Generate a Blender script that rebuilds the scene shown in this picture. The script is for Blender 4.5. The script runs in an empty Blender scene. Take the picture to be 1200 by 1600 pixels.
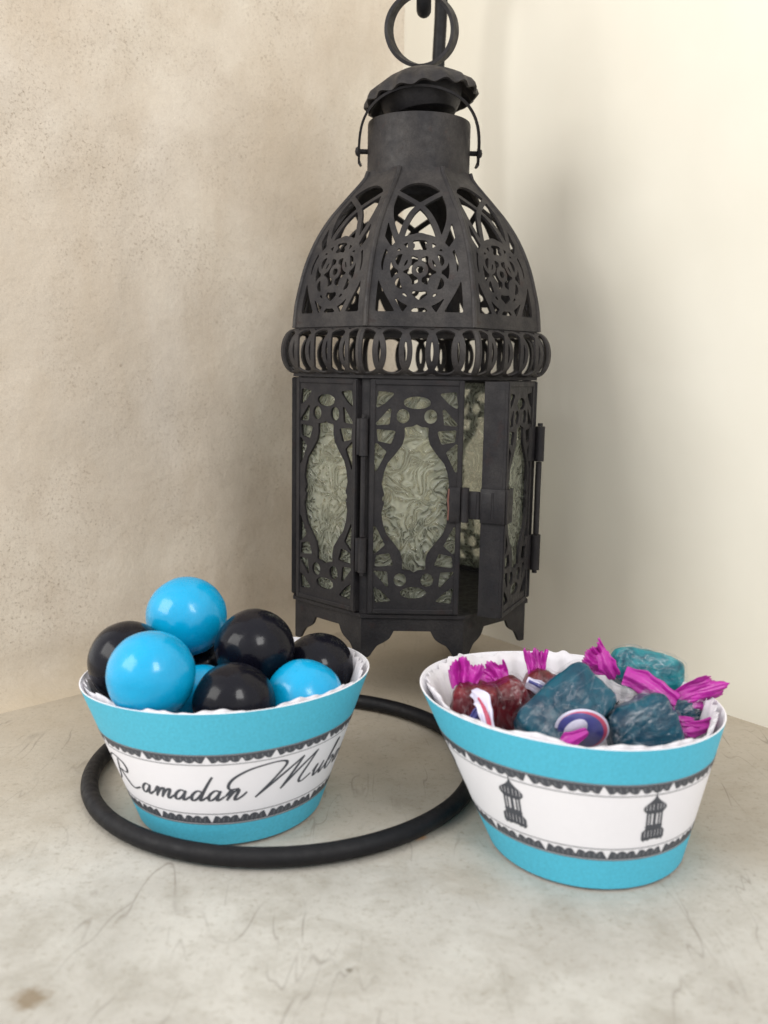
import bpy, bmesh, math, random
import numpy as np
from mathutils import Vector, Matrix, noise
MM = 0.001
R = math.radians
sc = bpy.context.scene
COL = sc.collection
random.seed(7)

# ------------------------------------------------------------------ camera, world, lamps, exposure
cam_d = bpy.data.cameras.new('camera')
cam = bpy.data.objects.new('camera', cam_d); COL.objects.link(cam)
cam.location = (0, 0, 0.120)
cam.rotation_euler = (R(90-8.5), 0, 0)
cam_d.sensor_fit = 'VERTICAL'; cam_d.sensor_height = 32.0
cam_d.lens = 32.0*1470/1600
cam_d.clip_start = 0.005; cam_d.clip_end = 20
cam_d.dof.use_dof = True; cam_d.dof.focus_distance = 0.300; cam_d.dof.aperture_fstop = 14
sc.camera = cam

w = bpy.data.worlds.new("World"); sc.world = w; w.use_nodes = True
bg = w.node_tree.nodes['Background']
bg.inputs[0].default_value = (1.0, 0.985, 0.965, 1); bg.inputs[1].default_value = 1.14

def area(name, loc, target, sx, sy, energy, color):
    d = bpy.data.lights.new(name, 'AREA'); d.shape = 'RECTANGLE'; d.size = sx; d.size_y = sy
    d.energy = energy; d.color = color
    o = bpy.data.objects.new(name, d); COL.objects.link(o); o.location = loc
    o.rotation_euler = (Vector(target)-Vector(loc)).to_track_quat('-Z', 'Y').to_euler()
    return o
area('window_light_left', (-0.50, 0.01, 0.40), (0.03, 0.38, 0.12), 0.40, 0.34, 2.5, (1.0, 0.985, 0.94))
area('window_light_right', (0.30, -0.34, 0.60), (-0.02, 0.33, 0.08), 0.20, 0.30, 2.4, (1.0, 0.985, 0.96))
sc.view_settings.view_transform = 'Standard'; sc.view_settings.look = 'None'
sc.view_settings.exposure = 0.0; sc.view_settings.gamma = 1.0

# ------------------------------------------------------------------ materials
def new_mat(name):
    m = bpy.data.materials.new(name); m.use_nodes = True
    nt = m.node_tree; return m, nt, nt.nodes['Principled BSDF']
def N(nt, t, **k):
    n = nt.nodes.new(t)
    for a, b in k.items(): setattr(n, a, b)
    return n
def coord(nt, scale=(1,1,1), loc=(0,0,0), rot=(0,0,0), kind='Object'):
    tc = N(nt, 'ShaderNodeTexCoord'); mp = N(nt, 'ShaderNodeMapping')
    mp.inputs['Scale'].default_value = scale; mp.inputs['Location'].default_value = loc
    mp.inputs['Rotation'].default_value = rot
    nt.links.new(tc.outputs[kind], mp.inputs['Vector']); return mp.outputs['Vector']
def tex(nt, vec, scale, detail=4, rough=.55, dist=0.0):
    n = N(nt, 'ShaderNodeTexNoise'); n.inputs['Scale'].default_value = scale
    n.inputs['Detail'].default_value = detail; n.inputs['Roughness'].default_value = rough
    n.inputs['Distortion'].default_value = dist
    nt.links.new(vec, n.inputs['Vector']); return n.outputs['Fac']
def ramp(nt, fac, stops):
    r = N(nt, 'ShaderNodeValToRGB'); e = r.color_ramp.elements
    while len(e) > 1: e.remove(e[-1])
    for i, (p, c) in enumerate(stops):
        if not isinstance(c, (tuple, list)): c = (c, c, c)
        el = e[0] if i == 0 else e.new(p)
        el.position = p; el.color = (c[0], c[1], c[2], 1)
    nt.links.new(fac, r.inputs[0]); return r.outputs['Color']
def mix(nt, fac, a, b, mode='MIX'):
    m = N(nt, 'ShaderNodeMix', data_type='RGBA', blend_type=mode)
    for idx, v in ((0, fac), (6, a), (7, b)):
        if isinstance(v, (int, float)): m.inputs[idx].default_value = v
        elif isinstance(v, tuple): m.inputs[idx].default_value = (v[0], v[1], v[2], 1)
        else: nt.links.new(v, m.inputs[idx])
    return m.outputs[2]
def math_n(nt, op, a, b=0.0, c=None):
    m = N(nt, 'ShaderNodeMath', operation=op)
    for i, v in enumerate((a, b, c)):
        if v is None: continue
        if isinstance(v, (int, float)): m.inputs[i].default_value = v
        else: nt.links.new(v, m.inputs[i])
    return m.outputs[0]
def bump(nt, p, h, dist, strength=1.0, prev=None):
    b = N(nt, 'ShaderNodeBump'); b.inputs['Distance'].default_value = dist; b.inputs['Strength'].default_value = strength
    nt.links.new(h, b.inputs['Height'])
    if prev is not None: nt.links.new(prev, b.inputs['Normal'])
    nt.links.new(b.outputs[0], p.inputs['Normal']); return b.outputs[0]

def simple(name, col, rough=.5, metal=0, var=.12, vscale=300, coat=0, coatr=.05, bmp=0, bscale=900, spec=None, sheen=0):
    m, nt, p = new_mat(name)
    v = coord(nt); f = tex(nt, v, vscale, 4)
    c = mix(nt, f, tuple(x*(1-var) for x in col), tuple(min(1, x*(1+var)) for x in col))
    nt.links.new(c, p.inputs['Base Color'])
    p.inputs['Roughness'].default_value = rough; p.inputs['Metallic'].default_value = metal
    p.inputs['Coat Weight'].default_value = coat; p.inputs['Coat Roughness'].default_value = coatr
    if spec is not None: p.inputs['Specular IOR Level'].default_value = spec
    if bmp: bump(nt, p, tex(nt, v, bscale, 3), bmp)
    return m

def metal_mat(name, dark, dusty, amount):
    m, nt, p = new_mat(name)
    v = coord(nt, kind='Object')
    f = ramp(nt, tex(nt, v, 90, 5, .6), [(.35, 0.0), (.7, amount)])
    c = mix(nt, f, dark, dusty)
    rust = ramp(nt, tex(nt, v, 160, 4, .6), [(.62, 0.0), (.72, .7)])
    c = mix(nt, rust, c, (dark[0]*1.9, dark[1]*1.25, dark[2]*1.0))
    fine = ramp(nt, tex(nt, v, 1600, 3, .7), [(.3, .65), (.75, 1.25)])
    c = mix(nt, 1.0, c, fine, 'MULTIPLY')
    nt.links.new(c, p.inputs['Base Color'])
    p.inputs['Metallic'].default_value = .1
    nt.links.new(ramp(nt, tex(nt, v, 400, 4), [(.3, .42), (.7, .68)]), p.inputs['Roughness'])
    p.inputs['Specular IOR Level'].default_value = .28
    bump(nt, p, tex(nt, v, 1500, 4, .65), .00012, .8)
    return m
M_METAL = metal_mat('black_painted_iron', (.011, .0100, .0125), (.032, .029, .029), .8)
M_DOME = metal_mat('dusty_painted_iron', (.017, .0155, .0175), (.058, .052, .049), .9)
M_ROD = metal_mat('stand_wire_paint', (.006, .006, .008), (.014, .013, .014), .6)

def glass_mat():
    m, nt, p = new_mat('textured_green_glass')
    v = coord(nt, kind='Object'); L = nt.links
    p.inputs['Base Color'].default_value = (.84, .90, .80, 1)
    p.inputs['Transmission Weight'].default_value = 1.0
    p.inputs['Roughness'].default_value = .05; p.inputs['IOR'].default_value = 1.48
    sw = N(nt, 'ShaderNodeTexNoise'); sw.inputs['Scale'].default_value = 120; sw.inputs['Detail'].default_value = 1.5
    sw.inputs['Distortion'].default_value = .6; L.new(v, sw.inputs['Vector'])
    s = math_n(nt, 'SINE', math_n(nt, 'MULTIPLY', sw.outputs['Fac'], 75.0))
    b1 = bump(nt, p, s, .0003, .9)
    b2 = bump(nt, p, tex(nt, v, 170, 2, .5, .5), .0008, .7, b1)
    tr = N(nt, 'ShaderNodeBsdfTransparent'); tr.inputs[0].default_value = (.985, .985, .94, 1)
    tl = N(nt, 'ShaderNodeBsdfTranslucent'); tl.inputs[0].default_value = (.85, .87, .74, 1); L.new(b2, tl.inputs['Normal'])
    df = N(nt, 'ShaderNodeBsdfDiffuse'); df.inputs[0].default_value = (.74, .77, .66, 1); L.new(b2, df.inputs['Normal'])
    m1 = N(nt, 'ShaderNodeMixShader'); m1.inputs[0].default_value = .45; L.new(tl.outputs[0], m1.inputs[1]); L.new(df.outputs[0], m1.inputs[2])
    m2 = N(nt, 'ShaderNodeMixShader'); L.new(ramp(nt, s, [(0.0, .42), (.7, .06)]), m2.inputs[0]); L.new(m1.outputs[0], m2.inputs[2]); L.new(tr.outputs[0], m2.inputs[1])
    m3 = N(nt, 'ShaderNodeMixShader'); m3.inputs[0].default_value = .30; L.new(m2.outputs[0], m3.inputs[1]); L.new(p.outputs[0], m3.inputs[2])
    out = [n for n in nt.nodes if n.type == 'OUTPUT_MATERIAL'][0]; L.new(m3.outputs[0], out.inputs[0])
    return m
M_GLASS = glass_mat()

def plaster_left():
    m, nt, p = new_mat('aged_plaster')
    v = coord(nt, kind='Object')
    big = tex(nt, v, 9, 5, .6, .6)
    c = ramp(nt, big, [(.30, (.53, .46, .38)), (.5, (.64, .565, .475)), (.72, (.74, .675, .58))])
    warm = ramp(nt, tex(nt, coord(nt, (1, 1, .55), (3, 1, 2)), 22, 6, .7, .3), [(.45, 0.0), (.75, .45)])
    c = mix(nt, warm, c, (.50, .40, .29))
    pale = ramp(nt, tex(nt, coord(nt, (1, 1, .4), (7, 4, 1)), 14, 4, .5), [(.55, 0.0), (.75, .4)])
    c = mix(nt, pale, c, (.74, .71, .68))
    # clusters of little brown pits and specks
    clus = ramp(nt, tex(nt, v, 28, 4, .6), [(.38, .08), (.62, 1.0)])
    speck = ramp(nt, tex(nt, coord(nt, (1, 1, 1), (1, 5, 9), (.4, .2, .6)), 1000, 5, .8), [(.55, 0.0), (.68, 1.0)])
    f = math_n(nt, 'MULTIPLY', clus, speck)
    c = mix(nt, math_n(nt, 'MULTIPLY', f, .75), c, (.26, .19, .13))
    fg = ramp(nt, tex(nt, v, 1900, 3, .7), [(.35, .93), (.65, 1.03)]); c = mix(nt, 1.0, c, fg, 'MULTIPLY')
    vo = N(nt, 'ShaderNodeTexVoronoi'); vo.inputs['Scale'].default_value = 42; nt.links.new(v, vo.inputs['Vector'])
    sp = ramp(nt, vo.outputs['Distance'], [(.018, 1.0), (.04, 0.0)])
    c = mix(nt, math_n(nt, 'MULTIPLY', sp, .45), c, (.22, .16, .11))
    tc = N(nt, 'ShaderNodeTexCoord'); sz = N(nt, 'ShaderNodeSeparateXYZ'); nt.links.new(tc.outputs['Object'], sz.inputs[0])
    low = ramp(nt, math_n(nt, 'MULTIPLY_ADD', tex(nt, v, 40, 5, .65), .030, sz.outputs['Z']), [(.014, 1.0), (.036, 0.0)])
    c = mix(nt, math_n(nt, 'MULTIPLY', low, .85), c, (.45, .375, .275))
    nt.links.new(c, p.inputs['Base Color'])
    p.inputs['Roughness'].default_value = .85; p.inputs['Specular IOR Level'].default_value = .25
    b1 = bump(nt, p, tex(nt, v, 26, 4, .5), .0035, .7)
    b2 = bump(nt, p, tex(nt, v, 420, 5, .7), .00035, .7, b1)
    inv = math_n(nt, 'SUBTRACT', 1.0, f)
    bump(nt, p, inv, .00015, .6, b2)
    return m
def plaster_right():
    m, nt, p = new_mat('cream_painted_plaster')
    v = coord(nt, kind='Object')
    c = ramp(nt, tex(nt, v, 8, 4, .5), [(.3, (.725, .69, .60)), (.7, (.785, .755, .67))])
    st = ramp(nt, tex(nt, coord(nt, (1, 1, .25), (2, 2, 2)), 60, 4, .6), [(.4, 0.0), (.8, .12)])
    c = mix(nt, st, c, (.70, .65, .55))
    nt.links.new(c, p.inputs['Base Color'])
    p.inputs['Roughness'].default_value = .62; p.inputs['Specular IOR Level'].default_value = .3
    b1 = bump(nt, p, tex(nt, v, 18, 3, .5), .0012, .5)
    b2 = bump(nt, p, tex(nt, coord(nt, (1, 1, .4)), 260, 4, .6), .00012, .5, b1)
    bump(nt, p, tex(nt, v, 55, 2, .5), .0003, .5, b2)
    return m
def cement():
    m, nt, p = new_mat('worn_cement')
    v = coord(nt, kind='Object')
    c = ramp(nt, tex(nt, v, 11, 5, .6, .4), [(.3, (.37, .35, .315)), (.55, (.475, .455, .415)), (.75, (.57, .555, .515))])
    bl = ramp(nt, tex(nt, coord(nt, (1, 1, 1), (4, 7, 0)), 60, 7, .75, .4), [(.46, 0.0), (.70, .6)])
    c = mix(nt, bl, c, (.27, .245, .20))
    pal = ramp(nt, tex(nt, coord(nt, (1, 1, 1), (9, 2, 0)), 16, 5, .7), [(.52, 0.0), (.72, .7)])
    c = mix(nt, pal, c, (.58, .57, .53))
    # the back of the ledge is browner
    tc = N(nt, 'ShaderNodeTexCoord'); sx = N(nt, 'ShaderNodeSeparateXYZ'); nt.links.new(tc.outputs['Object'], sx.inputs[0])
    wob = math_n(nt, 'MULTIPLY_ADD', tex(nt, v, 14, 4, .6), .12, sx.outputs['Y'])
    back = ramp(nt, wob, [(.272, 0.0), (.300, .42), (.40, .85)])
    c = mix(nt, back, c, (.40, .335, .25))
    for k, (sc_, rot, dis, th, am, msc) in enumerate(((21, .3, .5, .004, .6, 13), (33, 1.1, .5, .0045, .55, 17), (60, 2.0, .4, .008, .5, 9), (48, 2.7, .3, .006, .5, 11))):
        # scratches: thin iso-lines of a stretched noise, broken up by a mask
        n1 = tex(nt, coord(nt, (1, .16, 1), (k*3+1, k, 0), (0, 0, rot)), sc_, 3, .6, dis)
        d = math_n(nt, 'ABSOLUTE', math_n(nt, 'SUBTRACT', n1, .5))
        l = ramp(nt, d, [(0, 1.0), (th, 0.0)])
        mk = ramp(nt, tex(nt, coord(nt, (1, 1, 1), (k*5, 3, 0)), msc*2.2, 3, .6), [(.53, 0.0), (.63, 1.0)])
        c = mix(nt, math_n(nt, 'MULTIPLY', math_n(nt, 'MULTIPLY', l, mk), am), c, (.17, .145, .12))
    sp = ramp(nt, tex(nt, v, 650, 5, .8), [(.54, 0.0), (.72, .75)])
    c = mix(nt, sp, c, (.25, .22, .17))
    # brown stain in the near left corner, a small dark chip
    for (px, py, r0, col, am) in ((-.0685, .1665, .0042, (.20, .145, .085), .8), (-.0072, .1755, .0011, (.12, .10, .07), .9), (.009, .231, .0022, (.55, .25, .08), .7)):
        vm = N(nt, 'ShaderNodeVectorMath', operation='DISTANCE'); nt.links.new(tc.outputs['Object'], vm.inputs[0])
        vm.inputs[1].default_value = (px, py, 0)
        dd = math_n(nt, 'MULTIPLY_ADD', tex(nt, v, 380, 4, .7), r0*1.6, vm.outputs['Value'])
        f = ramp(nt, math_n(nt, 'DIVIDE', dd, r0*2.2), [(.55, am), (.85, 0.0)])
        c = mix(nt, f, c, col)
    nt.links.new(c, p.inputs['Base Color'])
    p.inputs['Specular IOR Level'].default_value = .35
    nt.links.new(ramp(nt, tex(nt, v, 30, 4), [(.3, .5), (.7, .8)]), p.inputs['Roughness'])
    b1 = bump(nt, p, tex(nt, v, 22, 4, .5), .0016, .7)
    bump(nt, p, tex(nt, v, 500, 4, .7), .00022, .8, b1)
    return m
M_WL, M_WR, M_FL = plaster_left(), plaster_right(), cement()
M_PBLUE = simple('turquoise_print', (.07, .45, .62), .6, var=.22, vscale=1500, bmp=.00003, bscale=2500)
M_PWHITE = simple('white_card', (.80, .79, .83), .55, var=.02, vscale=500, bmp=.00003, bscale=2500)
M_LINER = simple('white_greaseproof_paper', (.70, .68, .72), .5, var=.04, vscale=200, bmp=.0001, bscale=500)
M_INK = simple('dark_grey_ink', (.060, .065, .080), .5, var=.25, vscale=900)
M_INK2 = simple('mid_grey_ink', (.17, .175, .19), .5, var=.25, vscale=900)
M_GB = simple('blue_candy_shell', (.001, .33, .61), .22, var=.10, vscale=120, coat=.35, coatr=.06, bmp=.00006, bscale=500, spec=.3)
M_GK = simple('black_candy_shell', (.004, .004, .008), .25, var=.3, vscale=120, coat=.25, coatr=.07, bmp=.00006, bscale=500, spec=.1)
def candy_mat(name, col, col2):
    m, nt, p = new_mat(name); v = coord(nt)
    c = ramp(nt, tex(nt, v, 140, 4, .6, .8), [(.35, col), (.7, col2)])
    nt.links.new(c, p.inputs['Base Color']); p.inputs['Roughness'].default_value = .32
    p.inputs['Coat Weight'].default_value = .12; p.inputs['Coat Roughness'].default_value = .08; p.inputs['Specular IOR Level'].default_value = .25
    bump(nt, p, tex(nt, coord(nt, (1, 1, .4)), 330, 3, .6, 1.0), .0006, .7)
    return m
M_TEAL = candy_mat('teal_candy', (.001, .030, .062), (.002, .080, .125))
M_AQUA = candy_mat('aqua_candy', (.005, .06, .095), (.02, .30, .34))
M_RED = candy_mat('dark_red_candy', (.055, .004, .008), (.17, .010, .018))
M_MAG = simple('magenta_foil_paper', (.40, .012, .29), .45, var=.4, vscale=260, coat=.3, coatr=.2, bmp=.0004, bscale=450)
for m_, base_r in ((M_GB, .2), (M_GK, .2)):    # handled, slightly dusty sugar shells
    nt_ = m_.node_tree; p_ = nt_.nodes['Principled BSDF']; v_ = coord(nt_)
    nt_.links.new(ramp(nt_, tex(nt_, v_, 210, 5, .7), [(.35, .14), (.7, .42)]), p_.inputs['Roughness'])
    nt_.links.new(ramp(nt_, tex(nt_, v_, 160, 4, .6), [(.35, .05), (.65, .16)]), p_.inputs['Coat Roughness'])
    bump(nt_, p_, tex(nt_, v_, 230, 3, .5), .00035, .6)
def film(name, col, alpha):
    m, nt, p = new_mat(name); v = coord(nt); L = nt.links
    rg = math_n(nt, 'ABSOLUTE', math_n(nt, 'SUBTRACT', tex(nt, coord(nt, (.35, 1, 1), (3, 1, 2), (.3, .2, .5)), 190, 2.5, .55, .5), .5))
    n1 = bump(nt, p, math_n(nt, 'MINIMUM', rg, .12), .004, .9)
    n2 = bump(nt, p, tex(nt, coord(nt, (1, 1, .35)), 420, 3, .6, 1.2), .0004, .6, n1)
    p.inputs['Base Color'].default_value = (*col, 1); p.inputs['Roughness'].default_value = .25; p.inputs['Specular IOR Level'].default_value = .4
    gl = N(nt, 'ShaderNodeBsdfGlossy'); gl.inputs['Roughness'].default_value = .12; gl.inputs[0].default_value = (1, .98, 1, 1); L.new(n2, gl.inputs['Normal'])
    tr = N(nt, 'ShaderNodeBsdfTransparent')
    lw = N(nt, 'ShaderNodeLayerWeight'); lw.inputs['Blend'].default_value = .22; L.new(n2, lw.inputs['Normal'])
    m1 = N(nt, 'ShaderNodeMixShader'); L.new(math_n(nt, 'MULTIPLY_ADD', lw.outputs['Fresnel'], .10, .006), m1.inputs[0]); L.new(tr.outputs[0], m1.inputs[1]); L.new(gl.outputs[0], m1.inputs[2])
    cr = ramp(nt, rg, [(0.0, .40), (.006, 0.06), (.05, 0.0)])
    m2 = N(nt, 'ShaderNodeMixShader'); L.new(math_n(nt, 'MULTIPLY', cr, alpha), m2.inputs[0]); L.new(m1.outputs[0], m2.inputs[1]); L.new(p.outputs[0], m2.inputs[2])
    out = [n for n in nt.nodes if n.type == 'OUTPUT_MATERIAL'][0]; L.new(m2.outputs[0], out.inputs[0])
    return m
M_FILM = film('clear_cellophane', (.85, .78, .85), .35)
M_FILM2 = film('milky_cellophane', (.72, .74, .80), .7)
M_LBLUE = simple('violet_blue_print', (.05, .055, .24), .3, var=.3, vscale=500, coat=.5)
M_LRED = simple('red_print', (.50, .05, .12), .3, var=.2, vscale=500, coat=.5)
M_LWHITE = simple('pale_lilac_print', (.62, .60, .76), .3, var=.15, vscale=500, coat=.5)

# ------------------------------------------------------------------ object helpers
def mesh_from(name, V, F, mats, smooth=False, fm=None):
    me = bpy.data.meshes.new(name)
    me.from_pydata([tuple(v) for v in V], [], F)
    for m in (mats if isinstance(mats, (list, tuple)) else [mats]): me.materials.append(m)
    if fm is not None: me.polygons.foreach_set('material_index', fm)
    if smooth: me.polygons.foreach_set('use_smooth', [True]*len(me.polygons))
    me.update(); return me
def link(name, me, parent=None):
    o = bpy.data.objects.new(name, me); COL.objects.link(o)
    if parent is not None: o.parent = parent
    return o
def empty(name, loc=(0, 0, 0)):
    o = bpy.data.objects.new(name, None); COL.objects.link(o); o.location = loc; o.empty_display_size = .01
    return o
def tag(o, label, cat, group=None, kind=None):
    if label: o['label'] = label
    if cat: o['category'] = cat
    if group: o['group'] = group
    if kind: o['kind'] = kind
    return o
class MB:
    """collects shapes in millimetres"""
    def __init__(s): s.V = []; s.F = []; s.M = []
    def add(s, V, F, mi=0):
        b = len(s.V); s.V += [tuple(v) for v in V]; s.F += [tuple(i+b for i in f) for f in F]; s.M += [mi]*len(F); return s
    def box(s, c, d, rz=0, mi=0, bev=0.0):
        cx, cy, cz = c; x, y, z = d[0]/2, d[1]/2, d[2]/2
        bm = bmesh.new(); bmesh.ops.create_cube(bm, size=1)
        for v in bm.verts: v.co = Vector((v.co.x*2*x, v.co.y*2*y, v.co.z*2*z))
        if bev > 0: bmesh.ops.bevel(bm, geom=bm.edges[:], offset=bev, segments=2, affect='EDGES', profile=.5)
        bmesh.ops.rotate(bm, verts=bm.verts, cent=(0, 0, 0), matrix=Matrix.Rotation(rz, 3, 'Z'))
        bm.verts.index_update()
        V = [(v.co.x+cx, v.co.y+cy, v.co.z+cz) for v in bm.verts]; F = [[v.index for v in f.verts] for f in bm.faces]
        bm.free(); return s.add(V, F, mi)
    def tube(s, pts, r, n=12, closed=False, mi=0, flat=None):
        """round tube along pts; flat=(w,t,axis) makes a strap with its width along axis"""
        P = [Vector(p) for p in pts]; m = len(P); V = []; rr = r if isinstance(r, (list, tuple)) else [r]*m
        up = None
        for i, p in enumerate(P):
            a = P[(i-1) % m] if closed or i > 0 else P[i]; b = P[(i+1) % m] if closed or i < m-1 else P[i]
            t = (b-a).normalized()
            if flat:
                ax = Vector(flat[2]).normalized(); e1 = (ax - t*ax.dot(t)).normalized(); e2 = t.cross(e1)
                for (u, q) in ((-1, -1), (1, -1), (1, 1), (-1, 1)): V.append(p+e1*u*flat[0]/2+e2*q*flat[1]/2)
            else:
                if up is None: up = t.orthogonal().normalized()
                up = (up-t*up.dot(t)).normalized(); e2 = t.cross(up)
                for k in range(n):
                    an = 2*math.pi*k/n; V.append(p+(up*math.cos(an)+e2*math.sin(an))*rr[i])
        k = 4 if flat else n; F = []
        for i in range(m if closed else m-1):
            j = (i+1) % m
            for q in range(k): F.append((i*k+q, i*k+(q+1) % k, j*k+(q+1) % k, j*k+q))
        if not closed: F.append(tuple(range(k))[::-1]); F.append(tuple((m-1)*k+q for q in range(k)))
        return s.add(V, F, mi)
    def lathe(s, prof, n=48, mod=None, mi=0, c=(0, 0, 0)):
        V = []; F = []; m = len(prof)
        for i in range(n):
            a = 2*math.pi*i/n
            for j, (r, z) in enumerate(prof):
                q = mod(a, j, r, z) if mod else (r, z)
                V.append((c[0]+q[0]*math.cos(a), c[1]+q[0]*math.sin(a), c[2]+q[1]))
        for i in range(n):
            k = (i+1) % n
            for j in range(m-1): F.append((i*m+j, k*m+j, k*m+j+1, i*m+j+1))
        return s.add(V, F, mi)
    def build(s, name, mats, parent=None, smooth=False, bevel=0):
        me = mesh_from(name, [(v[0]*MM, v[1]*MM, v[2]*MM) for v in s.V], s.F, mats, smooth, s.M)
        o = link(name, me, parent)
        if smooth:
            bm = bmesh.new(); bm.from_mesh(me)
            for e in bm.edges:
                if len(e.link_faces) == 2 and e.calc_face_angle(0) > R(38): e.smooth = False
            bm.to_mesh(me); bm.free()
        return o

# signed distance tools (numpy, x/y grids in mm; negative = material)
def d_seg(X, Y, a, b):
    ax, ay = a; bx, by = b; dx, dy = bx-ax, by-ay; L = dx*dx+dy*dy+1e-12
    t = np.clip(((X-ax)*dx+(Y-ay)*dy)/L, 0, 1); return np.hypot(X-ax-t*dx, Y-ay-t*dy)
def d_line(X, Y, pts, closed=False):
    d = np.full(X.shape, 1e9); n = len(pts)
    for i in range(n if closed else n-1): d = np.minimum(d, d_seg(X, Y, pts[i], pts[(i+1) % n]))
    return d
def d_ell(X, Y, cx, cy, a, b):
    x, y = X-cx, Y-cy; k0 = np.sqrt((x/a)**2+(y/b)**2)+1e-9; k1 = np.sqrt((x/a**2)**2+(y/b**2)**2)+1e-9
    return k0*(k0-1)/k1
def d_poly(X, Y, pts):
    d = d_line(X, Y, pts, True); ins = np.zeros(X.shape, bool); n = len(pts)
    for i in range(n):
        (x0, y0), (x1, y1) = pts[i], pts[(i+1) % n]
        if y0 == y1: continue
        c = ((y0 > Y) != (y1 > Y)) & (X < (x1-x0)*(Y-y0)/(y1-y0)+x0); ins ^= c
    return np.where(ins, -d, d)
def catmull(P, n=8, closed=False):
    out = []; m = len(P)
    for i in range(m if closed else m-1):
        if closed: p = [P[(i+k-1) % m] for k in range(4)]
        else: p = [P[max(0, i-1)], P[i], P[i+1], P[min(m-1, i+2)]]
        for k in range(n):
            t = k/n
            out.append(tuple(.5*((2*b)+(c-a)*t+(2*a-5*b+4*c-d)*t*t+(3*b-a-3*c+d)*t**3) for a, b, c, d in zip(*p)))
    if not closed: out.append(tuple(P[-1]))
    return out
def sheet(f, xs, ys, thick, mapf):
    """f: values on grid [j,i]; keeps f<0, gives it thickness, maps (x,y,w) to space"""
    ny, nx = f.shape; V = []; F = []; idx = {}
    def node(i, j):
        k = (i, j)
        if k not in idx: idx[k] = len(V); V.append((xs[i], ys[j]))
        return idx[k]
    def cross(i, j, i2, j2):
        k = (i, j, i2, j2) if (i, j) < (i2, j2) else (i2, j2, i, j)
        if k not in idx:
            a, b = f[k[1], k[0]], f[k[3], k[2]]; t = a/(a-b); t = min(.97, max(.03, t))
            idx[k] = len(V); V.append((xs[k[0]]+t*(xs[k[2]]-xs[k[0]]), ys[k[1]]+t*(ys[k[3]]-ys[k[1]])))
        return idx[k]
    neg = f < 0
    cnt = neg[:-1, :-1].astype(int)+neg[1:, :-1]+neg[:-1, 1:]+neg[1:, 1:]
    for j, i in zip(*np.nonzero(cnt)):
        C = ((i, j), (i+1, j), (i+1, j+1), (i, j+1)); poly = []
        for k in range(4):
            a = C[k]; b = C[(k+1) % 4]
            if neg[a[1], a[0]]: poly.append(node(*a))
            if neg[a[1], a[0]] != neg[b[1], b[0]]: poly.append(cross(*a, *b))
        if len(poly) > 2: F.append(tuple(poly))
    cntE = {}
    for q in F:
        for k in range(len(q)):
            a, b = q[k], q[(k+1) % len(q)]
            if (b, a) in cntE: del cntE[(b, a)]
            else: cntE[(a, b)] = 1
    n = len(V); A = np.array(V)
    P0 = mapf(A[:, 0], A[:, 1], np.zeros(n)); P1 = mapf(A[:, 0], A[:, 1], np.full(n, float(thick)))
    VV = np.vstack([np.stack(P0, 1), np.stack(P1, 1)])
    FF = [q[::-1] for q in F]+[tuple(i+n for i in q) for q in F]+[(a, b, b+n, a+n) for (a, b) in cntE]
    return VV*MM, FF

# ------------------------------------------------------------------ setting: floor and two walls
CX, CY = 9.5, 470.0
def wall(name, dirx, diry, L, fil, mat, sign, wob):
    n = Vector((-diry, dirx, 0))*sign      # away from the room
    V = []; F = []; nu = 90; prof = []
    for k in range(9):                     # concave fillet from floor up to the wall
        a = math.pi/2*k/8; prof.append((-fil*(1-math.sin(a)), fil*(1-math.cos(a))))
    if fil < 2: prof = [(0, -2), (0, 0), (0, 2)]
    prof += [(0, z) for z in np.linspace(fil+4, 460, 60)]
    for i in range(nu+1):
        t = -3+(L+3)*i/nu
        for (o, z) in prof:
            q = wob*(noise.noise(Vector((t*.012+sign*9, z*.012, 3.3)))*1.0+noise.noise(Vector((t*.04, z*.04+7, 1.3)))*.35)
            q *= min(1, max(0, z)/20)
            V.append((CX+dirx*t+n.x*(o+q), CY+diry*t+n.y*(o+q), z-1.3))
    m = len(prof)
    for i in range(nu):
        for j in range(m-1):
            f = (i*m+j, (i+1)*m+j, (i+1)*m+j+1, i*m+j+1); F.append(f if sign > 0 else f[::-1])
    # thickness: the back and the ends of the wall
    b = len(V); th = 40
    for (t, z) in ((-3, 0), (L, 0), (L, 460), (-3, 460)): V.append((CX+dirx*t+n.x*th, CY+diry*t+n.y*th, z))
    F.append((b, b+1, b+2, b+3)); e0 = nu*m
    F.append(tuple([e0+j for j in range(m)]+[b+2, b+1])); F.append(tuple([j for j in range(m)]+[b+3, b]))
    F.append(tuple([i*m+m-1 for i in range(nu+1)]+[b+2, b+3]))
    mb = MB(); mb.add(V, F); o = mb.build(name, mat, smooth=True)
    return tag(o, None, None, kind='structure')
dl = Vector((-.737, -.676, 0)).normalized(); dr = Vector((.6, -.8, 0)).normalized()
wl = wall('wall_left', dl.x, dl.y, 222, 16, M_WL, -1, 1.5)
wl['label'] = 'aged beige plaster wall with brown pits, left of the corner'
wr = wall('wall_right', dr.x, dr.y, 330, 1.2, M_WR, 1, .7)
wr['label'] = 'smooth cream painted wall right of the corner, catching the shadow'
xs = np.linspace(-330, 330, 133); ys = np.linspace(-160, 500, 133); V = []; F = []
for y in ys:
    for x in xs: V.append((x, y, .5*noise.noise(Vector((x*.012, y*.012, 0)))-.45))
for j in range(132):
    for i in range(132): F.append((j*133+i, j*133+i+1, (j+1)*133+i+1, (j+1)*133+i))
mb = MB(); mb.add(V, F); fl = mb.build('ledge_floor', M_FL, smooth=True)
tag(fl, 'worn grey cement ledge with scratches and stains', None, kind='structure')

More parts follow.
